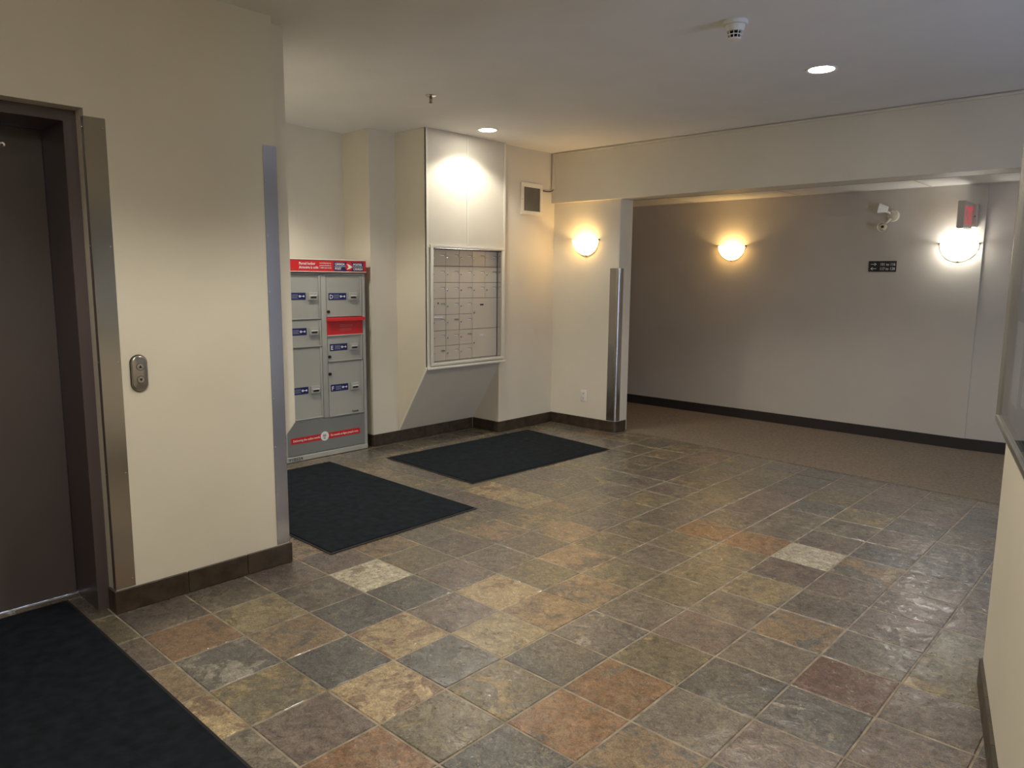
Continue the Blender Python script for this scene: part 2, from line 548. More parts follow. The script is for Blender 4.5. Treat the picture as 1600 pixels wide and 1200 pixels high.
for j in range(-1, 3):
    y = gy1 - j * 0.61
    box(bm, -9, 3.2, y - 0.012, y + 0.012, ZH - 0.0004, ZH + 0.02)
part('ceiling_grid', bm, M['tbar'], ch)

# angled right wall and the glazed entrance beyond it
def along(s, d=0.0, z=0.0):
    p = RC + RD * s + RN * d
    return (p.x, p.y, z)
bm = B()
a, b_, c_, d_ = along(0), along(6.1), along(6.1, -0.13), along(0, -0.13)
prism(bm, [a[:2], b_[:2], c_[:2], d_[:2]], 'z', -0.05, HC)
struct('wall_right', bm, M['cream'], 'angled cream wall carrying the glazed notice board', 'wall')

bm = B()
box(bm, XR, XR + 0.12, 4.45, 6.3, -0.05, HC); box(bm, XR, XR + 0.12, YK, 3.3, -0.05, HC)
box(bm, XR, XR + 0.12, 3.3, 4.45, 2.25, HC)
struct('wall_entry', bm, M['cream'], 'cream wall around the glazed entrance', 'wall')
we = thing('window_1', 'glazed entrance with aluminium frame', 'window', (XR + 0.06, 3.875, 0), kind='structure')
bm = B()
for y in (3.3, 3.855, 4.41):
    box(bm, XR + 0.03, XR + 0.09, y, y + 0.04, 0, 2.25, 0.003)
box(bm, XR + 0.03, XR + 0.09, 3.3, 4.45, 2.21, 2.25, 0.003); box(bm, XR + 0.03, XR + 0.09, 3.3, 4.45, 0, 0.08, 0.003)
part('window_frame', bm, M['alum_edge'], we)
for y in (3.34, 3.895):
    part('pane', box(B(), XR + 0.056, XR + 0.062, y, y + 0.515, 0.08, 2.21), M['clear'], we, smooth=0)
ld = bpy.data.lights.new('entrance_portal', 'AREA')
ld.shape = 'RECTANGLE'; ld.size = 2.2; ld.size_y = 1.15
ld.cycles.is_portal = True
lo = bpy.data.objects.new('entrance_portal', ld)
C.objects.link(lo); lo.location = (XR + 0.14, 3.875, 1.125); lo.rotation_euler = (0, math.radians(90), 0)

# ------------------------------------------------------------------ slate floor tiles
PT = 0.31
GX, GY = -1.3216, 2.372
Rrow = (r2, -u2, fwd)
def proj(x, y, z=0):
    p = Vector((x, y, z - CAM_Z))
    c = (p.dot(r2), -p.dot(u2), p.dot(fwd))
    return (800 + FPX * c[0] / c[2], 600 + FPX * c[1] / c[2]) if c[2] > 0.05 else None

def tile_mesh(seed):
    rnd = random.Random(seed)
    h = PT / 2 - 0.0032
    out = []
    for (sx, sy) in ((-1, -1), (0, -1), (1, -1), (1, 0), (1, 1), (0, 1), (-1, 1), (-1, 0)):
        out.append((sx * h + rnd.uniform(-0.0012, 0.0012), sy * h + rnd.uniform(-0.0012, 0.0012)))
    bm = bmesh.new()
    def ring(k, z, jit=0):
        return [bm.verts.new((x * k, y * k, z + rnd.uniform(-jit, jit))) for x, y in out]
    r0 = ring(1.0, -0.012); r1 = ring(1.0, -0.0028); r2_ = ring(0.975, -0.0002, 0.0006)
    c = bm.verts.new((rnd.uniform(-0.05, 0.05), rnd.uniform(-0.05, 0.05), 0.0003))
    for A, Bq in ((r0, r1), (r1, r2_)):
        for k in range(8):
            bm.faces.new((A[k], A[(k + 1) % 8], Bq[(k + 1) % 8], Bq[k]))
    for k in range(8):
        bm.faces.new((r2_[k], r2_[(k + 1) % 8], c))
    me = bpy.data.meshes.new('floor_tile')
    bm.to_mesh(me); bm.free()
    me.materials.append(M['slate'])
    me.shade_smooth(); me.set_sharp_from_angle(angle=math.radians(12))
    return me
TM = [tile_mesh(100 + k) for k in range(8)]

# colour class of single tiles as the photograph shows them: (column, row) -> class
TILE_MAP = {(-7, -5): 'k', (-7, -4): 'm', (-7, -3): 'g', (-7, -2): 'm', (-7, -1): 'm', (-7, 4): 't', (-7, 5): 'k', (-6, -5): 'm', (-6, -4): 'o', (-6, -3): 't', (-6, -2): 'g', (-6, -1): 'p', (-6, 0): 'k', (-6, 1): 'm', (-6, 2): 'b', (-5, -5): 'b', (-5, -4): 'w', (-5, -3): 'b', (-5, -2): 'd', (-5, -1): 'd', (-5, 0): 'm', (-5, 1): 'g', (-5, 2): 'g', (-5, 3): 'b', (-4, -5): 'y', (-4, -4): 'k', (-4, -3): 'd', (-4, -2): 'y', (-4, -1): 'm', (-4, 0): 'y', (-4, 1): 'k', (-4, 2): 'b', (-4, 3): 'k', (-4, 4): 'k', (-3, -5): 'g', (-3, -4): 'm', (-3, -3): 'y', (-3, -2): 'd', (-3, -1): 't', (-3, 0): 'b', (-3, 1): 'b', (-3, 2): 'k', (-3, 3): 'g', (-3, 4): 'k', (-3, 5): 'o', (-2, -4): 'o', (-2, -3): 'k', (-2, -2): 'k', (-2, -1): 'd', (-2, 0): 'w', (-2, 1): 'g', (-2, 2): 'k', (-2, 3): 'k', (-2, 4): 'k', (-2, 5): 'o', (-2, 6): 'g', (-1, -3): 'd', (-1, -2): 'o', (-1, -1): 'o', (-1, 0): 'k', (-1, 1): 'm', (-1, 2): 'g', (-1, 3): 't', (-1, 4): 'm', (-1, 5): 'p', (-1, 6): 'm', (-1, 7): 'g', (0, -2): 'b', (0, -1): 'g', (0, 0): 'd', (0, 1): 'g', (0, 2): 'b', (0, 3): 'g', (0, 4): 'm', (0, 5): 'b', (0, 6): 'd', (0, 7): 'm', (1, -1): 'm', (1, 0): 'w', (1, 1): 'r', (1, 2): 'g', (1, 3): 'm', (1, 4): 'm', (1, 5): 'm', (1, 6): 'd', (1, 7): 'd', (2, 0): 'm', (2, 1): 'm', (2, 2): 'k', (2, 3): 'k', (2, 4): 'm', (-8, 4): 'y'}
def cls_of(i, j):
    if (i, j) in TILE_MAP:
        return CLS[TILE_MAP[(i, j)]]
    rnd = random.Random(i * 131 + j * 977)
    return CLS[rnd.choice('kkkgggkkbgm' if i < -3 else 'ggmmdmgkmd')]

def hidden(xc, yc):
    """tiles wholly under walls"""
    if yc > 6.5 or yc < -2.75 or xc < -6.0: return True
    if xc < XE - 0.35 and yc < YE - 0.2 and not (-0.2 < yc < YN + 0.2 and xc > -4.15): return True
    if xc < -5.6 and yc > YA + 0.2: return True
    if xc < XV - 0.2 and yc > YJ + 0.2: return True
    return False

spots = []
for i in range(-16, 12):
    for j in range(-17, 14):
        xc, yc = GX + (i + 0.5) * PT, GY + (j + 0.5) * PT
        if hidden(xc, yc) or xc > 2.1: continue
        q = [proj(xc + a * PT / 2, yc + b * PT / 2) for a, b in ((-1, -1), (1, -1), (1, 1), (-1, 1))]
        seen = False; area = 0
        if all(q):
            xs = [p[0] for p in q]; ys = [p[1] for p in q]
            if max(xs) > -5 and min(xs) < 1605 and min(ys) < 1205 and max(ys) > 0:
                seen = True
                area = 0.5 * abs(sum(q[k][0] * q[(k + 1) % 4][1] - q[(k + 1) % 4][0] * q[k][1] for k in range(4)))
        # behind the elevator wall block or the angled wall, or wholly under the hall carpet or a mat
        if seen:
            if yc > YE and xc < XE and (xc + 0.2) / (yc - 0.2) < XE / YE: seen = False
            sd = (Vector((xc, yc, 0)) - RC).dot(RN)
            if xc > -0.475 and yc > 3.2 or sd < -0.22: seen = False
            if yc > 6.4: seen = False
            if -4.75 < xc < -4.05 and 4.0 < yc < 5.25: seen = False
            if -5.0 < xc < -3.6 and 2.45 < yc < 3.2: seen = False
            if -3.6 < xc < -2.2 and -0.1 < yc < 0.85: seen = False
        spots.append((area if seen else -1, i, j, xc, yc))
spots.sort(reverse=True)
single = [s for s in spots if s[0] > 0][:300]
rest = [s for s in spots if s[0] <= 0] + [s for s in spots if s[0] > 0][300:]
for area, i, j, xc, yc in single:
    rnd = random.Random(i * 31 + j * 1009)
    o = bpy.data.objects.new('floor_tile', TM[rnd.randrange(8)])
    C.objects.link(o)
    o.parent = fl
    o.location = Vector((xc, yc, rnd.uniform(-0.0006, 0.0008))) - BASE[fl.name]
    o.rotation_euler = (rnd.uniform(-0.002, 0.002), rnd.uniform(-0.002, 0.002), rnd.choice((0, 1, 2, 3)) * math.pi / 2)
    k = cls_of(i, j)
    t = TILE_CLASSES[k]
    f = rnd.uniform(0.88, 1.08)
    o.color = (t[0][0] * f, t[0][1] * f, t[0][2] * f, min(1, max(0, t[2] + rnd.uniform(-0.12, 0.12))))
    o.pass_index = k
bm = B()
for area, i, j, xc, yc in rest:
    h = PT / 2 - 0.0032
    box(bm, xc - h, xc + h, yc - h, yc + h, -0.012, 0)
o = part('floor_tile_field', bm, M['slate'], fl, smooth=0)
o['kind'] = 'stuff'
o.color = (0.125, 0.108, 0.085, 0.45); o.pass_index = 0

# ------------------------------------------------------------------ baseboards
def base_run(name, pieces, mat, label, h=0.108, core=None):
    """pieces: list of (x0,x1,y0,y1) footprints of single base tiles, on a grout backing"""
    t = thing(name, label, 'baseboard', ((pieces[0][0] + pieces[0][1]) / 2, (pieces[0][2] + pieces[0][3]) / 2, 0), kind='structure')
    for (x0, x1, y0, y1) in pieces:
        part('base_tile', box(B(), min(x0, x1), max(x0, x1), min(y0, y1), max(y0, y1), 0.001, h, 0.0025), mat, t)
    return t
def split(a, b, step, first=None):
    out = []; p = a
    q = a + (first if first else step)
    while p < b - 0.01:
        out.append((p, min(q, b) - 0.003)); p = q; q = p + step
    return out
pcs = [(XE, XE + 0.012, a, b) for a, b in [(YN - 0.012, 1.464), (1.468, 1.772), (1.776, YE + 0.012)]]
pcs.append((XE - 0.075, XE - 0.001, YN - 0.012, YN))
base_run('baseboard_left', pcs, M['base_tile'], 'dark slate baseboard under the elevator wall')
pcs = [(XM, XM + 0.012, a, b) for a, b in split(YA - 0.012, YJ - 0.013, 0.31)]
pcs += [(a, b, YJ - 0.012, YJ) for a, b in split(XM + 0.013, XV + 0.012, 0.31)]
pcs += [(XV, XV + 0.012, a, b) for a, b in split(YJ + 0.001, YC - 0.013, 0.31, 0.09)]
pcs += [(XA, XA + 0.012, a, b) for a, b in split(YE, YA - 0.013, 0.31)]
pcs += [(a, b, YA - 0.012, YA) for a, b in split(XA + 0.013, XM - 0.001, 0.31)]
base_run('baseboard_mail', pcs, M['base_tile'], 'dark slate baseboard under the mailboxes and vent')
pcs = [(a, b, YC - 0.012, YC) for a, b in split(XV + 0.001, XC - 0.03, 0.31, 0.27)]
bc = base_run('baseboard_column', pcs, M['base_tile'], 'dark slate baseboard rounding the sconce wall corner')
pr_ = [(XC - 0.033, YC - 0.012), (XC - 0.004, YC - 0.006), (XC + 0.010, YC + 0.012), (XC + 0.014, YC + 0.04), (XC + 0.014, YB2 - 0.03), (XC, YB2 - 0.03), (XC, YC + 0.03), (XC - 0.009, YC + 0.009), (XC - 0.033, YC)]
part('base_corner', prism(B(), pr_, 'z', 0.001, 0.108), M['base_tile'], bc)
bm = B()
prism(bm, [(-9, YF - 0.011), (XS, YF - 0.011), (XS + 0.001, YF), (-9, YF)], 'z', 0.005, 0.108)
prism(bm, [(XS, YF - 0.011), (3.2, YF + 0.001 + 0.13 * 4.674), (3.2, YF + 0.012 + 0.13 * 4.674), (XS, YF + 0.012)], 'z', 0.005, 0.108)
struct('baseboard_hall', bm, M['base_vinyl'], 'dark vinyl baseboard along the hallway wall', 'baseboard')
t = thing('baseboard_right', 'dark slate baseboard under the angled wall', 'baseboard', along(0, 0.006), kind='structure')
for a, b in split(-0.012, 6.0, 0.31):
    q = [along(a, 0.0)[:2], along(b, 0.0)[:2], along(b, 0.012)[:2], along(a, 0.012)[:2]]
    part('base_tile', prism(B(), q, 'z', 0.001, 0.10), M['base_tile'], t)
q = [along(-0.012, 0.0)[:2], along(-0.012, -0.13)[:2], along(-0.0005, -0.13)[:2], along(-0.0005, 0.0)[:2]]
part('base_tile', prism(B(), q, 'z', 0.001, 0.10), M['base_tile'], t)

# ------------------------------------------------------------------ mail bump-out (boxed cabinet wall with sloping underside)
ZM = 0.735
bo = thing('wall_mail', 'cream boxed out wall holding the mailboxes', 'wall', (-5.19, 4.78, 0), kind='structure')
OY0, OY1, OZ0, OZ1 = 4.36, 5.235, 0.770, 1.785      # opening for the mailboxes
bm = B()
# side panel with raked lower edge
prism(bm, [(XM - 0.002, HC), (XF + 0.002, HC), (XF + 0.002, ZM + 0.01), (XM + 0.01, 0.118), (XM - 0.002, 0.118)], 'y', YM, YM + 0.018)
part('side_panel', bm, M['cream'], bo)
bm = B()
n_ = Vector((0.619, 0, -0.405)).normalized() * 0.018
p0 = Vector((XF - 0.01, 0, ZM + 0.005)); p1 = Vector((XM + 0.004, 0, 0.112))
prism(bm, [(p0.x, p0.z), (p1.x, p1.z), (p1.x - n_.x * 0 , p1.z + 0.02), (p0.x - n_.x, p0.z + 0.015)], 'y', YM + 0.019, YJ + 0.0)
part('sloping_underside', bm, M['cream'], bo)
# front boards around the opening; two above with a seam
part('front_board', box(B(), XF - 0.018, XF, YM, 4.783, OZ1 + 0.022, HC, 0.002), M['cream'], bo)
part('front_board', box(B(), XF - 0.018, XF, 4.786, 5.283, OZ1 + 0.022, HC, 0.002), M['cream'], bo)
part('front_board', box(B(), XF - 0.018, XF, YM, OY0 - 0.02, ZM, OZ1 + 0.021, 0.002), M['cream'], bo)
part('front_board', box(B(), XF - 0.018, XF, OY1 + 0.02, 5.283, ZM, OZ1 + 0.021, 0.002), M['cream'], bo)
part('front_board', box(B(), XF - 0.018, XF, OY0 - 0.019, OY1 + 0.019, ZM, OZ0 - 0.021, 0.002), M['cream'], bo)
part('seam_batten', box(B(), XF + 0.0005, XF + 0.005, 4.775, 4.793, OZ1 + 0.03, HC, 0.0015), M['trim_cream'], bo)
part('edge_trim', box(B(), XF + 0.0005, XF + 0.006, YM - 0.004, YM + 0.022, ZM, HC, 0.002), M['trim_cream'], bo)
part('edge_trim', box(B(), XF + 0.0005, XF + 0.006, 5.262, 5.286, ZM, HC, 0.002), M['trim_cream'], bo)
part('bottom_ledge', box(B(), XF - 0.02, XF + 0.02, YM - 0.004, 5.29, ZM - 0.022, ZM - 0.001, 0.004, 2), M['trim_cream'], bo)
bm = B()
d = Vector((XM + 0.006 - XF, 0, 0.115 - (ZM - 0.005)))
prism(bm, [(XF + 0.006, ZM - 0.012), (XM + 0.020, 0.112), (XM + 0.002, 0.116), (XF - 0.012, ZM - 0.004)], 'y', YM - 0.006, YM + 0.012)
part('rake_trim', bm, M['trim_cream'], bo)
part('end_panel', box(B(), XV + 0.0, XF - 0.019, 5.265, 5.283, ZM, HC), M['cream'], bo)
# second boxed-out cabinet behind the elevator wall corner
b2 = thing('wall_mail_rear', 'cream boxed out cabinet side peeking past the elevator wall corner', 'wall', (-3.8, 2.08, 0), kind='structure')
bm = B()
prism(bm, [(YE, HC), (2.139, HC), (2.139, 0.738), (YE, 0.602)], 'x', -3.603, -3.585)
part('side_panel', bm, M['cream'], b2)
bm = B()
prism(bm, [(YE, HC), (2.137, HC), (2.137, 0.742), (YE, 0.606)], 'x', -5.0, -3.604)
part('cabinet_body', bm, M['cream'], b2)

# ------------------------------------------------------------------ mailbox panel
mbx = thing('mailbox_panel', 'aluminium wall mailbox bank with keyed doors in the boxed out wall', 'mailbox', (-5.02, 4.80, OZ0))
bm = B()
XI = -5.022       # door face
for (y0, y1, z0, z1) in ((OY0 - 0.03, OY1 + 0.03, OZ1, OZ1 + 0.024), (OY0 - 0.03, OY1 + 0.03, OZ0 - 0.024, OZ0), (OY0 - 0.03, OY0, OZ0, OZ1), (OY1, OY1 + 0.03, OZ0, OZ1)):
    box(bm, XF + 0.0065, XF + 0.017, y0, y1, z0, z1, 0.003, 2)
part('trim_frame', bm, M['trim_cream'], mbx, 'cream painted trim frame')
bm = B()
for (y0, y1, z0, z1) in ((OY0, OY1, OZ1 - 0.006, OZ1 - 0.0005), (OY0, OY1, OZ0 + 0.0005, OZ0 + 0.006), (OY0 + 0.0005, OY0 + 0.008, OZ0 + 0.006, OZ1 - 0.006), (OY1 - 0.010, OY1 - 0.0005, OZ0 + 0.006, OZ1 - 0.006)):
    box(bm, XI - 0.05, XF + 0.008, y0, y1, z0, z1)
part('inner_frame', bm, M['chrome'], mbx)
part('back_plate', box(B(), XI - 0.06, XI - 0.014, OY0 + 0.01, OY1 - 0.011, OZ0 + 0.007, OZ1 - 0.007), M['dark_metal'], mbx)
ys = [4.388, 4.555, 4.723, 4.891, 5.059, 5.222]
zs = [1.775, 1.628, 1.482, 1.338, 1.193, 1.050, 0.912, 0.776]
part('side_filler', box(B(), XI - 0.014, XI - 0.002, OY0 + 0.009, ys[0] - 0.002, zs[7], zs[0]), M['alum'], mbx)
doors = []
for r in range(7):
    for c in range(5):
        if r >= 3 and c >= 3: continue
        doors.append((ys[c], ys[c + 1], zs[r + 1], zs[r], False, r * 5 + c))
doors.append((ys[3], ys[5], zs[5], zs[3], True, 90))
doors.append((ys[3], ys[5], zs[7], zs[5], True, 91))
for (y0, y1, z0, z1, bigd, k) in doors:
    g = 0.0016
    dx = random.uniform(-0.0008, 0.0006)
    dr = part('mailbox_door', box(B(), XI - 0.012, XI + dx, y0 + g, y1 - g, z0 + g, z1 - g, 0.0015), M['alum'], mbx)
    h = z1 - z0
    lz = z0 + (0.52 if not bigd else 0.54) * h
    ly = y0 + (0.020 if not bigd else 0.022)
    lr = 0.0085 if not bigd else 0.013
    bm = lathe(B(), [(lr, 0), (lr, 0.004), (lr * 0.7, 0.0065), (0, 0.007)], (XI, ly, lz), (1, 0, 0), 14)
    box(bm, XI + 0.0062, XI + 0.0076, ly - 0.0007, ly + 0.0007, lz - 0.004, lz + 0.004)
    part('lock', bm, M['chrome'], dr)
    if bigd:
        col = 'black_print' if k == 90 else 'white_print'
        part('number_plate', box(B(), XI + 0.0005, XI + 0.002, y0 + 0.100, y0 + 0.145, z1 - 0.070, z1 - 0.056), M[col], dr)
    else:
        bm = box(B(), XI + 0.0004, XI + 0.0016, y1 - 0.062, y1 - 0.012, z0 + 0.62 * h, z0 + 0.70 * h)
        part('name_slot', bm, M['white_print' if r > 2 and k % 3 else 'alum_edge'], dr)
        bm = B()
        box(bm, XI + 0.0017, XI + 0.0022, y1 - 0.060, y1 - 0.014, z0 + 0.685 * h, z0 + 0.71 * h)
        box(bm, XI + 0.0017, XI + 0.0022, y1 - 0.018, y1 - 0.014, z0 + 0.60 * h, z0 + 0.69 * h)
        part('slot_edge', bm, M['dark_metal'], dr)
    if k == 15:
        part('lock_hole', lathe(B(), [(0.008, 0), (0.008, 0.0012), (0, 0.0012)], (XI, y0 + 0.075, z1 - 0.040), (1, 0, 0), 14), M['black_print'], dr)
    if k == 20:
        part('bent_slot', box(B(), XI + 0.0004, XI + 0.006, y0 + 0.012, y0 + 0.13, z1 - 0.026, z1 - 0.018, 0.001), M['white_print'], dr)

# ------------------------------------------------------------------ parcel locker
LY0, LY1, LX, LH = 3.105, 3.932, -5.385, 1.668
LB = XA + 0.014
lk = thing('parcel_locker', 'grey parcel locker with red header and lettered compartment doors in the alcove', 'locker', ((LX + LB) / 2, (LY0 + LY1) / 2, 0.0))
bm = B()
box(bm, LB, LX - 0.012, LY0, LY1, 0.003, 1.555, 0.003)
part('body', bm, M['locker_grey'], lk)
bm = B()
for (y0, y1) in ((LY0, LY0 + 0.032), (LY1 - 0.030, LY1), (3.487, 3.537)):
    box(bm, LX - 0.012, LX + 0.004, y0, y1, 0.335 if y0 == 3.487 else 0.012, 1.555, 0.004, 2)
box(bm, LX - 0.012, LX + 0.004, LY0 + 0.033, LY1 - 0.031, 1.541, 1.555, 0.002)
part('face_frame', bm, M['locker_grey'], lk)
part('kick_panel', box(B(), LX - 0.012, LX + 0.002, LY0 + 0.033, LY1 - 0.031, 0.052, 0.325, 0.002), M['locker_kick'], lk, 'darker grey kick panel')
part('base_rim', box(B(), LX - 0.012, LX + 0.008, LY0 + 0.001, LY1 - 0.001, 0.003, 0.046, 0.003), M['locker_grey'], lk)
U, V = (0, 1, 0), (0, 0, 1)
part('base_number', text(B(), '9YB524', 0.036, (LX + 0.009, LY0 + 0.03, 0.013), U, V, width=0.13), M['black_print'], lk)
# header
hd = part('header_sign', box(B(), LB, LX + 0.022, LY0 - 0.002, LY1 + 0.004, 1.562, LH - 0.008, 0.003), M['red'], lk, 'red header with white lettering')
part('header_cap', box(B(), LB - 0.001, LX + 0.026, LY0 - 0.004, LY1 + 0.006, LH - 0.0075, LH, 0.002), M['white_plastic'], hd)
part('header_lip', box(B(), LX + 0.0225, LX + 0.026, LY0, LY1 + 0.004, 1.563, 1.569), M['trim_cream'], hd)
xh = LX + 0.0235
bm = B()
text(bm, 'Parcel locker', 0.030, (xh, 3.278, 1.621), U, V, bold=0.0006, width=0.150)
text(bm, 'Armoire à colis', 0.030, (xh, 3.278, 1.590), U, V, bold=0.0006, width=0.180)
text(bm, 'canadapost.ca', 0.017, (xh, 3.468, 1.631), U, V, width=0.11)
text(bm, 'postescanada.ca', 0.017, (xh, 3.468, 1.612), U, V, width=0.11)
text(bm, '1 888 550-6333', 0.017, (xh, 3.468, 1.592), U, V, width=0.11)
part('header_lettering', bm, M['white_print'], hd)
part('emblem_plate', box(B(), LX + 0.0222, LX + 0.0236, 3.607, 3.905, 1.574, 1.648), M['navy'], hd, 'navy plate with red and white roundel')
bm = B()
xe = LX + 0.0245
text(bm, 'CANADA', 0.027, (xe, 3.616, 1.621), U, V, bold=0.0006, width=0.098)
text(bm, 'POST', 0.027, (xe, 3.616, 1.584), U, V, bold=0.0006, width=0.062)
part('emblem_lettering', bm, M['white_print'], hd)
bm = B()
text(bm, 'POSTES', 0.027, (xe, 3.800, 1.619), U, V, bold=0.0006, width=0.088)
text(bm, 'CANADA', 0.027, (xe, 3.800, 1.582), U, V, bold=0.0006, width=0.098)
part('emblem_lettering', bm, M['white_print'], hd)
part('emblem_rule', box(B(), xe - 0.0005, xe + 0.0003, 3.612, 3.72, 1.6095, 1.6125), M['white_print'], hd)
part('emblem_rule', box(B(), xe - 0.0005, xe + 0.0003, 3.793, 3.90, 1.6085, 1.6115), M['white_print'], hd)
part('emblem_roundel', lathe(B(), [(0.038, 0), (0.038, 0.0016), (0, 0.0016)], (LX + 0.0237, 3.757, 1.611), (1, 0, 0), 28), M['red'], hd)
bm = B()
prism(bm, [(3.735, 1.634), (3.762, 1.626), (3.790, 1.608), (3.762, 1.592), (3.733, 1.586), (3.752, 1.607)], 'x', LX + 0.0254, LX + 0.0262)
part('emblem_wing', bm, M['white_print'], hd)

def key_icon(bm, x, y, z, s=1.0):
    cyl(bm, (x - 0.0003, y, z), (1, 0, 0), 0.010 * s, 0.0008, 14)
    box(bm, x - 0.0003, x + 0.0005, y - 0.004 * s, y + 0.030 * s, z - 0.0022 * s, z + 0.0022 * s)
    prism(bm, [(y + 0.026 * s, z), (y + 0.036 * s, z + 0.010 * s), (y + 0.044 * s, z), (y + 0.036 * s, z - 0.010 * s)], 'x', x - 0.0003, x + 0.0005)

def locker_door(y0, y1, z0, z1, letter, lz, lock=True, left=False):
    g = 0.003
    bm = box(B(), LX - 0.011, LX, y0 + g, y1 - g, z0 + g, z1 - g, 0.002)
    d = part('locker_door', bm, M['locker_grey'], lk)
    # raised rolled edges on the hinge side and at the foot
    bm = B()
    box(bm, LX + 0.0002, LX + 0.007, y1 - 0.022, y1 - 0.005, z0 + 0.006, z1 - 0.004, 0.003, 2)
    box(bm, LX + 0.0002, LX + 0.009, y0 + 0.006, y1 - 0.005, z0 + 0.003, z0 + 0.011, 0.003, 2)
    part('door_edge', bm, M['locker_grey'], d)
    ly = y0 + 0.022
    if left: ly = y0 + 0.028
    part('door_label', box(B(), LX + 0.0003, LX + 0.0014, ly, ly + 0.176, lz - 0.029, lz + 0.029), M['navy'], d)
    bm = B()
    text(bm, letter, 0.048, (LX + 0.0022, ly + 0.008, lz - 0.018), U, V, bold=0.0008)
    part('label_letter', bm, M['white_print'], d)
    bm = B()
    key_icon(bm, LX + 0.0018, ly + 0.122, lz)
    part('key_icon', bm, M['white_print'], d)
    bm = B()
    for k, (dz, wd) in enumerate(((0.013, 0.056), (0.004, 0.060), (-0.006, 0.050), (-0.015, 0.058))):
        box(bm, LX + 0.0014, LX + 0.0022, ly + 0.048, ly + 0.048 + wd, lz + dz - 0.0018, lz + dz + 0.0018)
    part('label_small_print', bm, M['grey_print'], d)
    hy = ly + 0.194
    h = part('door_handle', box(B(), LX + 0.0003, LX + 0.022, hy, hy + 0.084, lz - 0.032, lz + 0.032, 0.006, 2), M['locker_grey'], d, 'raised handle plate with dark slot')
    return d, hy, h
def handle_slot(d, hy, lz):
    bm = B()
    box(bm, LX + 0.0215, LX + 0.0235, hy + 0.016, hy + 0.070, lz - 0.017, lz - 0.003, 0.0005)
    part('handle_slot', bm, M['black_print'], d)
    bm = box(B(), LX + 0.0215, LX + 0.027, hy + 0.012, hy + 0.074, lz + 0.000, lz + 0.007, 0.002)
    part('handle_lip', bm, M['white_plastic'], d)

ld_ = [(3.140, 3.486, 1.174, 1.540, 'A', 1.366, True), (3.140, 3.486, 0.945, 1.172, 'B', 1.078, True), (3.140, 3.486, 0.342, 0.943, 'C', 0.590, True),
       (3.540, 3.900, 1.186, 1.540, 'D', 1.360, False), (3.540, 3.900, 0.806, 1.030, 'E', 0.930, False), (3.540, 3.900, 0.334, 0.804, 'F', 0.582, False)]
for (y0, y1, z0, z1, L_, lz, left) in ld_:
    dd, hy, hh = locker_door(y0, y1, z0, z1, L_, lz, True, left)
    handle_slot(dd, hy, lz)
    if not left:
        kz = {'D': 1.233, 'E': 0.853, 'F': 0.706}[L_]
        part('lock', lathe(B(), [(0.013, 0), (0.013, 0.012), (0.010, 0.015), (0, 0.015)], (LX + 0.0003, 3.555, kz), (1, 0, 0), 16), M['dark_metal'], dd)
# red outgoing slot
fp = part('mail_flap', box(B(), LX - 0.011, LX + 0.003, 3.538, 3.900, 1.034, 1.160, 0.003), M['red'], lk, 'red outgoing mail flap')
bm = B()
prism(bm, [(LX - 0.005, 1.186), (LX + 0.036, 1.176), (LX + 0.038, 1.155), (LX + 0.030, 1.155), (LX - 0.005, 1.163)], 'y', 3.533, 3.906)
part('flap_hood', bm, M['red'], fp)
bm = B()
for k, (dz, wd) in enumerate(((1.118, 0.13), (1.107, 0.13), (1.084, 0.12), (1.073, 0.12))):
    box(bm, LX + 0.0031, LX + 0.0038, 3.665, 3.665 + wd, dz - 0.002, dz + 0.002)
part('flap_small_print', bm, mk('faded_print', (0.55, 0.16, 0.15), 0.5), fp)
part('flap_lip', box(B(), LX - 0.005, LX + 0.010, 3.538, 3.900, 1.030, 1.035), M['trim_cream'], fp)
part('unit_lettering', text(B(), 'Canada', 0.024, (LX + 0.0098, 3.765, 0.352), U, V, bold=0.0005), M['black_print'], lk)
# red stripe on the kick panel
rs = part('kick_stripe', box(B(), LX + 0.0022, LX + 0.0034, 3.166, 3.850, 0.152, 0.202), M['red'], lk, 'red stripe with white lettering')
bm = B()
text(bm, 'Delivering the online world.', 0.026, (LX + 0.0042, 3.185, 0.169), U, V, bold=0.0004, width=0.255)
text(bm, 'Du monde en ligne jusqu\'à vous.', 0.026, (LX + 0.0042, 3.545, 0.169), U, V, bold=0.0004, width=0.285)
part('stripe_lettering', bm, M['white_print'], rs)
part('stripe_disc', lathe(B(), [(0.040, 0), (0.040, 0.0016), (0, 0.0016)], (LX + 0.0036, 3.487, 0.179), (1, 0, 0), 28), M['white_print'], rs)
bm = B()
box(bm, LX + 0.0053, LX + 0.006, 3.468, 3.500, 0.174, 0.196); box(bm, LX + 0.0053, LX + 0.006, 3.474, 3.494, 0.155, 0.170)
part('disc_mark', bm, mk('grey_mark', (0.38, 0.36, 0.34), 0.5), rs)

# ------------------------------------------------------------------ elevator door
ed = thing('door_1', 'mauve enamelled elevator door set back in its frame', 'door', (-3.86, 0.5, 0), kind='structure')
XFR, XD, YI = -3.575, -3.862, 1.094
def frame_u(bm, x0, x1, yo0, yo1, zo, yi0, yi1, zi):
    box(bm, x0, x1, yi1, yo1, 0.0, zo); box(bm, x0, x1, yo0, yi0, 0.0, zo); box(bm, x0, x1, yi0, yi1, zi, zo)
bm = B()
frame_u(bm, XD - 0.05, XFR, -0.148, YN - 0.001, 2.212, -0.10, YI, 2.166)
part('door_frame', bm, M['mauve_frame'], ed)
part('door_panel', box(B(), XD - 0.04, XD, 0.500, YI - 0.001, 0.006, 2.165, 0.003), M['mauve'], ed)
part('door_panel', box(B(), XD - 0.04, XD, -0.099, 0.494, 0.006, 2.165, 0.003), M['mauve'], ed)
bm = B()
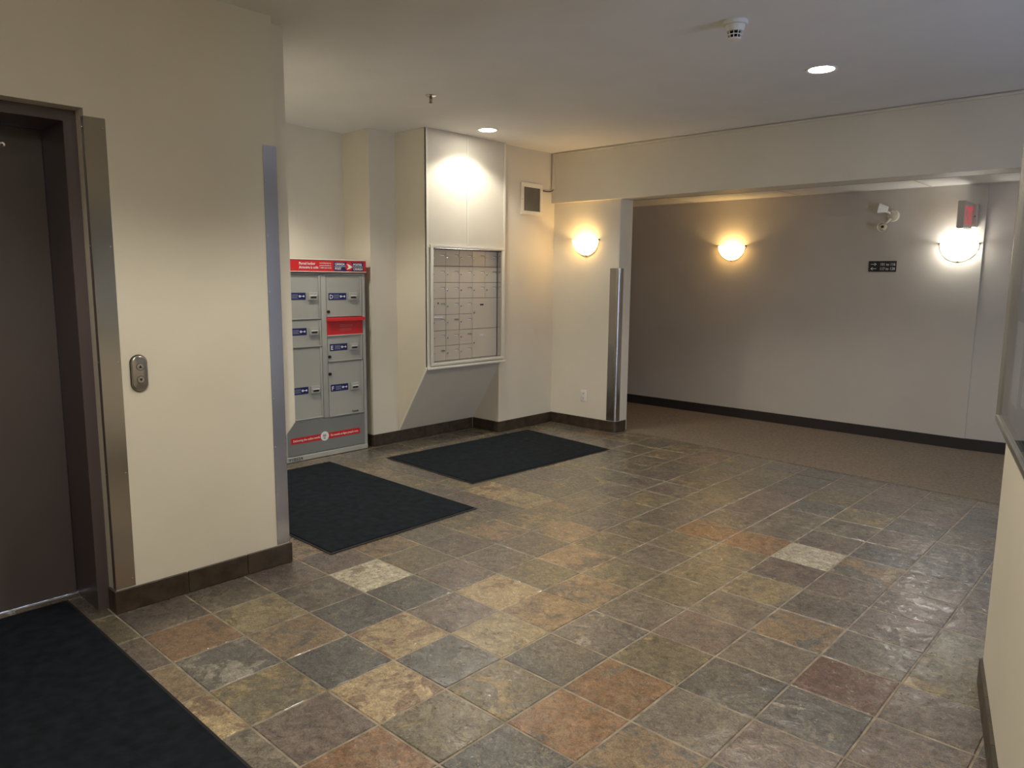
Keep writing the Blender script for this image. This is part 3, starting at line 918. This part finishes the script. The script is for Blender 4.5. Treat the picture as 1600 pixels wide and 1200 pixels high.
box(bm, XD + 0.001, XD + 0.012, -0.099, YI - 0.001, 0.0, 0.006, 0.002)
part('door_sill', bm, M['alum_edge'], ed)
part('key_hole', lathe(B(), [(0.0045, 0), (0.0045, 0.002), (0.011, 0.003), (0.011, 0)], (XD, 0.939, 2.080), (1, 0, 0), 18), M['chrome'], ed)

# call button station
cs = thing('elevator_call_station', 'oval steel elevator call plate with up and down buttons', 'call button', (XE, 1.300, 1.008))
def stadium(y, z, hw, hh, n=12):
    pts = []
    for k in range(n + 1):
        a = math.pi * k / n
        pts.append((y + hw * math.cos(a), z + (hh - hw) + hw * math.sin(a)))
    for k in range(n + 1):
        a = math.pi + math.pi * k / n
        pts.append((y + hw * math.cos(a), z - (hh - hw) + hw * math.sin(a)))
    return pts
part('backing_plate', prism(B(), stadium(1.300, 1.092, 0.0375, 0.084), 'x', XE + 0.0003, XE + 0.006), M['dark_metal'], cs)
bm = B()
prism(bm, stadium(1.300, 1.092, 0.0345, 0.081), 'x', XE + 0.006, XE + 0.016)
es = [e for e in bm.edges if all(v.co.x > XE + 0.0155 for v in e.verts) and len(e.link_faces) == 2]
bmesh.ops.bevel(bm, geom=es, offset=0.007, segments=3, affect='EDGES', profile=0.5)
part('face_plate', bm, M['steel'], cs)
for zc, s in ((1.122, 1), (1.064, -1)):
    bt = part('call_button', lathe(B(), [(0.0145, 0), (0.0145, 0.003), (0.0125, 0.0035), (0.0125, 0.002), (0, 0.002)], (XE + 0.016, 1.302, zc), (1, 0, 0), 24), M['alum_edge'], cs)
    part('button_ring', lathe(B(), [(0.0145, 0.0), (0.0165, 0.0), (0.0165, 0.0018), (0.0145, 0.0018)], (XE + 0.016, 1.302, zc), (1, 0, 0), 24), M['black_print'], bt)
    part('arrow', prism(B(), [(1.302 - 0.0075, zc - 0.0055 * s), (1.302 + 0.0075, zc - 0.0055 * s), (1.302, zc + 0.0085 * s)], 'x', XE + 0.0181, XE + 0.0190), M['black_print'], bt)

# ------------------------------------------------------------------ corner guards
def guard(label, corner, legs, z0, z1, screws):
    t = thing('corner_guard', label, 'corner guard', (corner[0], corner[1], z0), group=None)
    part('guard_plate', legs, M['steel'], t)
    for p, ax in screws:
        part('screw', lathe(B(), [(0.0042, 0), (0.0036, 0.0016), (0, 0.0022)], p, ax, 10), M['chrome'], t)
    return t
th = 0.0022
bm = B()
box(bm, XE + 0.0004, XE + th, YN - th, 1.228, 0.112, 2.182, 0.0006)
box(bm, XE - 0.030, XE + 0.0004, YN - th, YN - 0.0004, 0.112, 2.182, 0.0006)
sc_ = [((XE + th, 1.216, z), (1, 0, 0)) for z in (0.148, 0.646, 1.15, 1.65, 2.14)] + [((XE - 0.022, YN - th, z), (0, -1, 0)) for z in (0.646, 1.15, 1.65, 2.14)]
guard('tall steel corner guard beside the elevator door', (XE, YN), bm, 0.112, 2.182, sc_)
bm = B()
box(bm, XE + 0.0004, XE + th, 1.948, YE + th, 0.112, 2.172, 0.0006)
box(bm, XE - 0.070, XE + 0.0004, YE + 0.0004, YE + th, 0.112, 2.172, 0.0006)
sc_ = [((XE + th, 1.957, z), (1, 0, 0)) for z in (0.135, 0.387, 0.643, 0.90, 1.178, 1.45, 1.73, 2.0)]
guard('tall steel corner guard at the wall edge before the parcel locker', (XE, YE), bm, 0.112, 2.172, sc_)
bm = B()
pts_o = [(XC - 0.105, YC - 0.0026)] + [(XC - 0.030 + 0.0326 * math.sin(a), YC + 0.030 - 0.0326 * math.cos(a)) for a in [k * math.pi / 2 / 8 for k in range(9)]] + [(XC + 0.0026, YC + 0.075)]
pts_i = [(XC - 0.105, YC - 0.0004)] + [(XC - 0.030 + 0.0304 * math.sin(a), YC + 0.030 - 0.0304 * math.cos(a)) for a in [k * math.pi / 2 / 8 for k in range(9)]] + [(XC + 0.0004, YC + 0.075)]
prism(bm, pts_o + pts_i[::-1], 'z', 0.112, 1.630)
sc_ = [((XC - 0.098, YC - 0.0026, z), (0, -1, 0)) for z in (0.14, 0.52, 0.90, 1.25, 1.60)]
guard('shorter steel corner guard rounding the sconce wall end', (XC, YC), bm, 0.112, 1.630, sc_)

# ------------------------------------------------------------------ entrance mats
def floor_mat(label, quad):
    cx = sum(p[0] for p in quad) / 4; cy_ = sum(p[1] for p in quad) / 4
    t = thing('floor_mat', label, 'floor mat', (cx, cy_, 0.0), 'dark entrance mats')
    def inset(k):
        out = []
        for (x, y) in quad:
            L_ = math.hypot(x - cx, y - cy_)
            out.append((x - (x - cx) / L_ * k, y - (y - cy_) / L_ * k))
        return out
    part('rubber_backing', prism(B(), quad, 'z', 0.0012, 0.0045), M['rubber'], t)
    bm = B()
    lo_, hi_ = inset(0.020), inset(0.026)
    v0 = [bm.verts.new((*p, 0.0046)) for p in lo_]; v1 = [bm.verts.new((*p, 0.0105)) for p in hi_]
    bm.faces.new(v1)
    for k in range(4): bm.faces.new((v0[k], v0[(k + 1) % 4], v1[(k + 1) % 4], v1[k]))
    bmesh.ops.recalc_face_normals(bm, faces=bm.faces)
    part('mat_pile', bm, M['mat_pile'], t)
floor_mat('dark blue-black mat lying under the wall mailboxes', [(-4.960, 3.815), (-3.868, 3.765), (-3.795, 5.43), (-4.890, 5.555)])
floor_mat('dark blue-black mat on the floor in front of the parcel locker', [(-5.195, 2.26), (-3.408, 2.225), (-3.418, 3.375), (-5.195, 3.405)])
floor_mat('dark blue-black mat in front of the elevator door', [(-3.800, -0.12), (-1.95, -0.12), (-1.95, 1.025), (-3.800, 1.033)])

# ------------------------------------------------------------------ lamps
def downlight(label, x, y, group=None, watts=DOWN_W):
    t = thing('recessed_downlight', label, 'ceiling light', (x, y, HC - 0.006), group)
    part('trim_ring', lathe(B(), [(0.074, 0.0), (0.074, -0.003), (0.092, -0.0055), (0.096, -0.003), (0.096, 0.0)], (x, y, HC), (0, 0, 1), 36), M['white_plastic'], t)
    part('lens', lathe(B(), [(0.0735, 0.0), (0.0735, -0.0015), (0, -0.0022)], (x, y, HC), (0, 0, 1), 36), M['lens'], t)
    l = bpy.data.lights.new('downlight_lamp', 'SPOT')
    l.energy = watts; l.color = DOWN_COL
    l.spot_size = math.radians(132); l.spot_blend = 0.36; l.shadow_soft_size = 0.08
    o = bpy.data.objects.new('downlight_lamp', l)
    C.objects.link(o); o.parent = t
    o.location = (0, 0, -0.004)
    return t
downlight('recessed ceiling light above the mailboxes', -4.669, 4.727, watts=DOWN_W * 0.55)
downlight('recessed ceiling light in the grey ceiling near the header beam', -1.823, 4.695)
downlight('recessed ceiling light over the elevator side of the lobby', -1.823, 0.60)
downlight('recessed ceiling light in the alcove before the parcel locker', -4.669, 2.62)
downlight('unseen recessed ceiling light added in the middle of the lobby', -1.823, 2.62)  # added out of frame on an assumed grid, brightens the lobby

dm = thing('added_dome_light', 'unseen round opal dome lamp added to the lobby ceiling as fill light', 'ceiling light', (-0.30, -0.10, HC - 0.09))  # added overhead out of view to lift the upper elevator wall
part('dome_base', lathe(B(), [(0, 0), (0.150, 0), (0.155, -0.012), (0.150, -0.020), (0, -0.020)], (-0.30, -0.10, HC), (0, 0, 1), 36), M['white_plastic'], dm)
part('glass_dome', lathe(B(), [(0.140, -0.0205), (0.135, -0.045), (0.105, -0.070), (0.055, -0.084), (0, -0.088)], (-0.30, -0.10, HC), (0, 0, 1), 36), emis('added_dome_glow', (1.0, 0.93, 0.82), DOME_L), dm)


def sconce(label, x, y, z, kind):
    col, watts, glow = SCONCE[kind]
    t = thing('wall_sconce', label, 'wall lamp', (x, y, z - 0.16), 'half bowl wall sconces')
    R_, Hh, Dp = 0.150, 0.152, 0.125
    bm = B()
    nu, nv = 20, 9
    def P(u, v, k):
        a = math.pi * u            # across
        b = math.pi / 2 * v        # down
        return (x - R_ * k * math.cos(a) * math.cos(b) , y - 0.006 - Dp * k * math.sin(a) * math.cos(b) , z - Hh * k * math.sin(b))
    gr = [[bm.verts.new(P(i / nu, j / nv * 0.985, 1.0)) for i in range(nu + 1)] for j in range(nv + 1)]
    for j in range(nv):
        for i in range(nu):
            bm.faces.new((gr[j][i], gr[j][i + 1], gr[j + 1][i + 1], gr[j + 1][i]))
    bm.faces.new(gr[nv])
    bmesh.ops.recalc_face_normals(bm, faces=bm.faces)
    sh = part('glass_shade', bm, M['opal_' + kind], t)
    part('shade_rim', tube(B(), [P(i / 24, 0, 1.0) for i in range(25)], 0.0028, 6), M['white_plastic'], sh)
    bm = B()
    arc = [(x - 0.158 * math.cos(math.pi * k / 24), y - 0.006, z - 0.004 - 0.158 * math.sin(math.pi * k / 24)) for k in range(25)]
    tube(bm, arc, 0.0032, 6)
    part('wire_rim', bm, M['bronze'], t)
    for (px_, pz_) in ((x - 0.158, z - 0.004), (x + 0.158, z - 0.004), (x, z - 0.160)):
        part('clip', lathe(B(), [(0, 0), (0.008, 0.002), (0.009, 0.012), (0.006, 0.020), (0, 0.022)], (px_, y - 0.0005, pz_), (0, -1, 0), 12), M['bronze'], t)
    part('back_plate', box(B(), x - 0.05, x + 0.05, y - 0.012, y - 0.0005, z - 0.085, z - 0.02, 0.003), M['white_plastic'], t)
    l = bpy.data.lights.new('sconce_bulb', 'POINT')
    l.energy = watts; l.color = col; l.shadow_soft_size = 0.02
    o = bpy.data.objects.new('sconce_bulb', l)
    C.objects.link(o); o.parent = t
    o.location = (0, -0.080, 0.16 - 0.050)
    return t
sconce('warm lit half bowl sconce on the short wall beside the air vent', -4.602, YC, 1.915, 'warm')
sconce('warm lit half bowl sconce on the long hallway wall', -3.852, YF, 1.895, 'warm')
sconce('cool white half bowl sconce under the exit sign', -1.660, YF, 1.870, 'cool')
sconce('unseen half bowl sconce added further along the hallway behind the short wall', -6.04, YF, 1.895, 'warm')  # added out of sight behind the column to brighten the hallway

# ------------------------------------------------------------------ wall and ceiling fittings
# air vent
av = thing('air_vent', 'square return air grille with vertical louvres near the ceiling', 'vent', (XV, 5.715, 2.15))
VY0, VY1, VZ0, VZ1 = 5.553, 5.880, 2.152, 2.462
iy0, iy1, iz0, iz1 = 5.598, 5.842, 2.190, 2.420
bm = B()
for (a, b, c, d) in ((VY0, VY1, iz1, VZ1), (VY0, VY1, VZ0, iz0), (VY0, iy0, iz0, iz1), (iy1, VY1, iz0, iz1)):
    box(bm, XV + 0.0004, XV + 0.012, a, b, c, d, 0.0025)
part('grille_frame', bm, M['trim_cream'], av)
part('duct_opening', box(B(), XV + 0.0004, XV + 0.0015, iy0, iy1, iz0, iz1), M['dark_void'], av)
slat = None
for k in range(13):
    y = iy0 + 0.010 + k * (iy1 - iy0 - 0.02) / 12
    rot = Matrix.Translation((XV + 0.006, y, 0)) @ Matrix.Rotation(math.radians(28), 4, 'Z') @ Matrix.Translation((-(XV + 0.006), -y, 0))
    part('louvre', box(B(), XV + 0.0016, XV + 0.0105, y - 0.0014, y + 0.0014, iz0 + 0.001, iz1 - 0.001, rot=rot), M['vent_slat'], av)
part('screw', lathe(B(), [(0.004, 0), (0.003, 0.0015), (0, 0.002)], (XV + 0.012, VY0 + 0.02, 2.30), (1, 0, 0), 10), M['dark_metal'], av)

# surface raceway along the header and down to the vent
rw = thing('cable_raceway', 'thin surface raceway running along the top of the header beam', 'cable trunking', (-2.5, YB, HC - 0.03))
part('raceway_run', box(B(), -4.985, 1.8, YB - 0.0165, YB - 0.0004, HC - 0.026, HC - 0.008, 0.003), M['cream'], rw)
part('raceway_drop', box(B(), -5.012, -4.986, YB - 0.0165, YB - 0.0004, 2.43, HC - 0.008, 0.003), M['cream'], rw)
bm = tube(B(), [(-4.999, YB - 0.010, 2.432), (-5.003, YB - 0.012, 2.415), (-5.015, YB - 0.035, 2.404), (-5.022, YB - 0.08, 2.400), (-5.022, 5.882, 2.402)], 0.005, 8)
part('cable', bm, M['bronze'], rw)

# power outlet
po = thing('wall_outlet', 'white duplex outlet low on the sconce wall', 'outlet', (-4.592, YC, 0.268))
part('cover_plate', box(B(), -4.629, -4.555, YC - 0.006, YC - 0.0004, 0.270, 0.392, 0.003, 2), M['white_plastic'], po)
for z in (0.306, 0.356):
    rc = part('receptacle', box(B(), -4.608, -4.576, YC - 0.0085, YC - 0.0062, z - 0.015, z + 0.015, 0.002), M['white_plastic'], po)
    bm = B()
    box(bm, -4.600, -4.597, YC - 0.0092, YC - 0.0086, z - 0.003, z + 0.009); box(bm, -4.587, -4.584, YC - 0.0092, YC - 0.0086, z - 0.003, z + 0.009)
    cyl(bm, (-4.592, YC - 0.0086, z - 0.009), (0, -1, 0), 0.003, 0.0006, 10)
    part('slots', bm, M['black_print'], rc)

# direction sign
sg = thing('room_number_sign', 'black hallway sign with white arrows and unit numbers', 'sign', (-2.293, YF, 1.617))
part('sign_plate', box(B(), -2.418, -2.168, YF - 0.005, YF - 0.0004, 1.618, 1.720, 0.001), M['black_print'], sg)
bm = B()
ys_ = YF - 0.0062
UX = (1, 0, 0)
text(bm, '101 to 116', 0.037, (-2.314, ys_, 1.676), UX, V, bold=0.0003, width=0.130)
text(bm, '117 to 128', 0.037, (-2.316, ys_, 1.634), UX, V, bold=0.0003, width=0.130)
part('unit_numbers', bm, M['white_print'], sg)
for z, s in ((1.689, 1), (1.647, -1)):
    xm = -2.372
    bm = B()
    box(bm, xm - 0.026, xm + 0.026, ys_ - 0.0002, ys_ + 0.0010, z - 0.0025, z + 0.0025)
    for sg2 in (-1, 1):
        prism(bm, [(xm + s * 0.027, z), (xm + s * 0.010, z + sg2 * 0.014), (xm + s * 0.005, z + sg2 * 0.011), (xm + s * 0.020, z)], 'y', ys_ - 0.0004, ys_ + 0.0010)
    part('arrow', bm, M['white_print'], sg)

# twin-head emergency light
em = thing('emergency_light', 'white twin head emergency lamp above the room number sign', 'emergency light', (-2.235, YF, 2.05))
bx_, bz_ = -2.232, 2.142
bm = lathe(B(), [(0.056, 0), (0.056, 0.010), (0.050, 0.020), (0.022, 0.030), (0, 0.031)], (bx_, YF - 0.0004, bz_), (0, -1, 0), 28)
part('base_plate', bm, M['cream_plastic'], em)
part('screw', lathe(B(), [(0.005, 0), (0, 0.002)], (bx_ - 0.012, YF - 0.030, bz_ + 0.025), (0, -1, 0), 8), M['dark_metal'], em)
def head(cx, cz, axis, lens_front):
    c = Vector((cx, YF - 0.070, cz)); n = Vector(axis).normalized()
    h = part('lamp_head', lathe(B(), [(0, -0.040), (0.026, -0.040), (0.032, -0.020), (0.045, 0.030), (0.047, 0.040), (0.043, 0.040), (0.036, 0.028)], c, n, 24), M['white_plastic'], em)
    part('lamp_lens', lathe(B(), [(0.041, 0.034), (0.020, 0.030), (0, 0.034)], c, n, 24), M['chrome'], h)
    part('lamp_bulb', lathe(B(), [(0.010, 0.028), (0.012, 0.036), (0, 0.041)], c, n, 14), M['dark_metal'], h)
    part('swivel_arm', tube(B(), [(bx_ + 0.3 * (cx - bx_), YF - 0.022, bz_ + 0.3 * (cz - bz_)), (bx_ + 0.6 * (cx - bx_), YF - 0.055, bz_ + 0.6 * (cz - bz_)), tuple(c)], 0.011, 10), M['cream_plastic'], h)
head(-2.305, 2.205, (-1.0, -0.22, 0.18), False)
head(-2.292, 2.040, (0.05, -1.0, -0.10), True)

# exit sign projecting from the wall
ex = thing('exit_sign', 'projecting exit sign with red letters above the cool white sconce', 'exit sign', (-1.585, YF - 0.2, 1.985))
EZ0, EZ1 = 1.990, 2.215
part('sign_box', box(B(), -1.617, -1.562, 7.350, 7.655, EZ0, EZ1, 0.004), M['cream_plastic'], ex)
part('mounting_canopy', box(B(), -1.640, -1.530, 7.656, YF - 0.0004, EZ0 + 0.015, EZ1 - 0.004, 0.004), M['cream_plastic'], ex)
part('screw', lathe(B(), [(0.006, 0), (0, 0.003)], (-1.545, 7.655, 2.10), (0, -1, 0), 8), M['dark_metal'], ex)
bm = text(B(), 'EXIT', 0.225, (-1.561, 7.372, 2.020), (0, 1, 0), (0, 0, 1), bold=0.003, width=0.265)
part('exit_letters', bm, M['red_letter'], ex, 'red letters')
bm = text(B(), 'EXIT', 0.225, (-1.618, 7.634, 2.020), (0, -1, 0), (0, 0, 1), bold=0.003, width=0.265)
part('exit_letters', bm, M['red_letter'], ex, 'red letters')
part('light_diffuser', box(B(), -1.610, -1.569, 7.36, 7.645, EZ0 - 0.006, EZ0 - 0.0002), M['white_plastic'], ex)

# smoke detector
sx, sy = -1.823, 3.570
sd_ = thing('smoke_detector', 'white conical smoke detector with caged tip on the ceiling', 'smoke detector', (sx, sy, HC - 0.09))
part('mounting_base', lathe(B(), [(0, 0), (0.058, 0), (0.061, -0.006), (0.058, -0.020), (0, -0.020)], (sx, sy, HC), (0, 0, 1), 30), M['white_plastic'], sd_)
part('sensor_cone', lathe(B(), [(0.048, -0.0205), (0.046, -0.030), (0.040, -0.050), (0.026, -0.050), (0.026, -0.0205)], (sx, sy, HC), (0, 0, 1), 30), M['white_plastic'], sd_)
part('sensor_chamber', lathe(B(), [(0.025, -0.048), (0.022, -0.080), (0, -0.080)], (sx, sy, HC), (0, 0, 1), 20), M['dark_void'], sd_)
bm = B()
for k in range(10):
    a = 2 * math.pi * k / 10
    tube(bm, [(sx + 0.038 * math.cos(a), sy + 0.038 * math.sin(a), HC - 0.048), (sx + 0.027 * math.cos(a), sy + 0.027 * math.sin(a), HC - 0.084)], 0.0024, 6)
for r_, z_ in ((0.033, -0.066), (0.028, -0.082)):
    lathe(bm, [(r_ - 0.002, z_ - 0.002), (r_ + 0.002, z_ - 0.002), (r_ + 0.002, z_ + 0.002), (r_ - 0.002, z_ + 0.002), (r_ - 0.002, z_ - 0.002)], (sx, sy, HC), (0, 0, 1), 20)
lathe(bm, [(0.028, -0.084), (0.028, -0.087), (0, -0.088), ], (sx, sy, HC), (0, 0, 1), 20)
part('cage', bm, M['white_plastic'], sd_)

# sprinkler head
px0, py0 = -4.105, 3.590
sp = thing('sprinkler_head', 'small chrome pendent sprinkler on the ceiling', 'sprinkler', (px0, py0, HC - 0.055))
part('escutcheon', lathe(B(), [(0.040, 0), (0.040, -0.003), (0.026, -0.009), (0.014, -0.009), (0, -0.009)], (px0, py0, HC), (0, 0, 1), 24), M['chrome'], sp)
bm = B()
cyl(bm, (px0, py0, HC - 0.022), (0, 0, 1), 0.011, 0.014, 14)
tube(bm, [(px0 - 0.009, py0, HC - 0.020), (px0 - 0.012, py0, HC - 0.034), (px0 - 0.004, py0, HC - 0.047)], 0.0025, 6)
tube(bm, [(px0 + 0.009, py0, HC - 0.020), (px0 + 0.012, py0, HC - 0.034), (px0 + 0.004, py0, HC - 0.047)], 0.0025, 6)
part('yoke', bm, M['bronze'], sp)
part('glass_bulb', tube(B(), [(px0, py0, HC - 0.022), (px0, py0, HC - 0.045)], 0.0022, 8), mk('red_bulb', (0.35, 0.04, 0.03), 0.1), sp)
part('deflector', lathe(B(), [(0, -0.047), (0.015, -0.048), (0.015, -0.050), (0.004, -0.051), (0.003, -0.056), (0, -0.056)], (px0, py0, HC), (0, 0, 1), 16), M['bronze'], sp)

# notice board on the angled wall
nb = thing('notice_board', 'glass fronted notice board with silver frame on the angled wall', 'notice board', along(0.7, 0.02, 1.0))
S0, S1, Z0, Z1, TH = 0.006, 1.30, 1.035, 2.05, 0.042
def wbox(bm, s0, s1, d0, d1, z0, z1):
    prism(bm, [along(s0, d0)[:2], along(s1, d0)[:2], along(s1, d1)[:2], along(s0, d1)[:2]], 'z', z0, z1)
    return bm
part('back_panel', wbox(B(), S0 + 0.02, S1 - 0.02, 0.0005, 0.010, Z0 + 0.02, Z1 - 0.02), mk('grey_felt', (0.30, 0.31, 0.33), 0.9), nb)
bm = B()
wbox(bm, S0, S1, 0.0005, TH, Z0, Z0 + 0.019); wbox(bm, S0, S1, 0.0005, TH, Z1 - 0.019, Z1)
wbox(bm, S0, S0 + 0.019, 0.0005, TH, Z0 + 0.0192, Z1 - 0.0192); wbox(bm, S1 - 0.019, S1, 0.0005, TH, Z0 + 0.0192, Z1 - 0.0192)
part('board_frame', bm, M['alum_edge'], nb)
part('glass_pane', wbox(B(), S0 + 0.0195, S1 - 0.0195, TH - 0.012, TH - 0.008, Z0 + 0.0195, Z1 - 0.0195), M['clear'], nb, smooth=0)
for (s0, s1, z0, z1) in ((0.10, 0.32, 1.12, 1.40), (0.10, 0.32, 1.50, 1.79), (0.42, 0.64, 1.15, 1.43), (0.42, 0.70, 1.52, 1.72), (0.78, 1.0, 1.2, 1.48)):
    part('notice_sheet', wbox(B(), s0, s1, 0.0102, 0.0108, z0, z1), M['white_print'], nb, smooth=0)
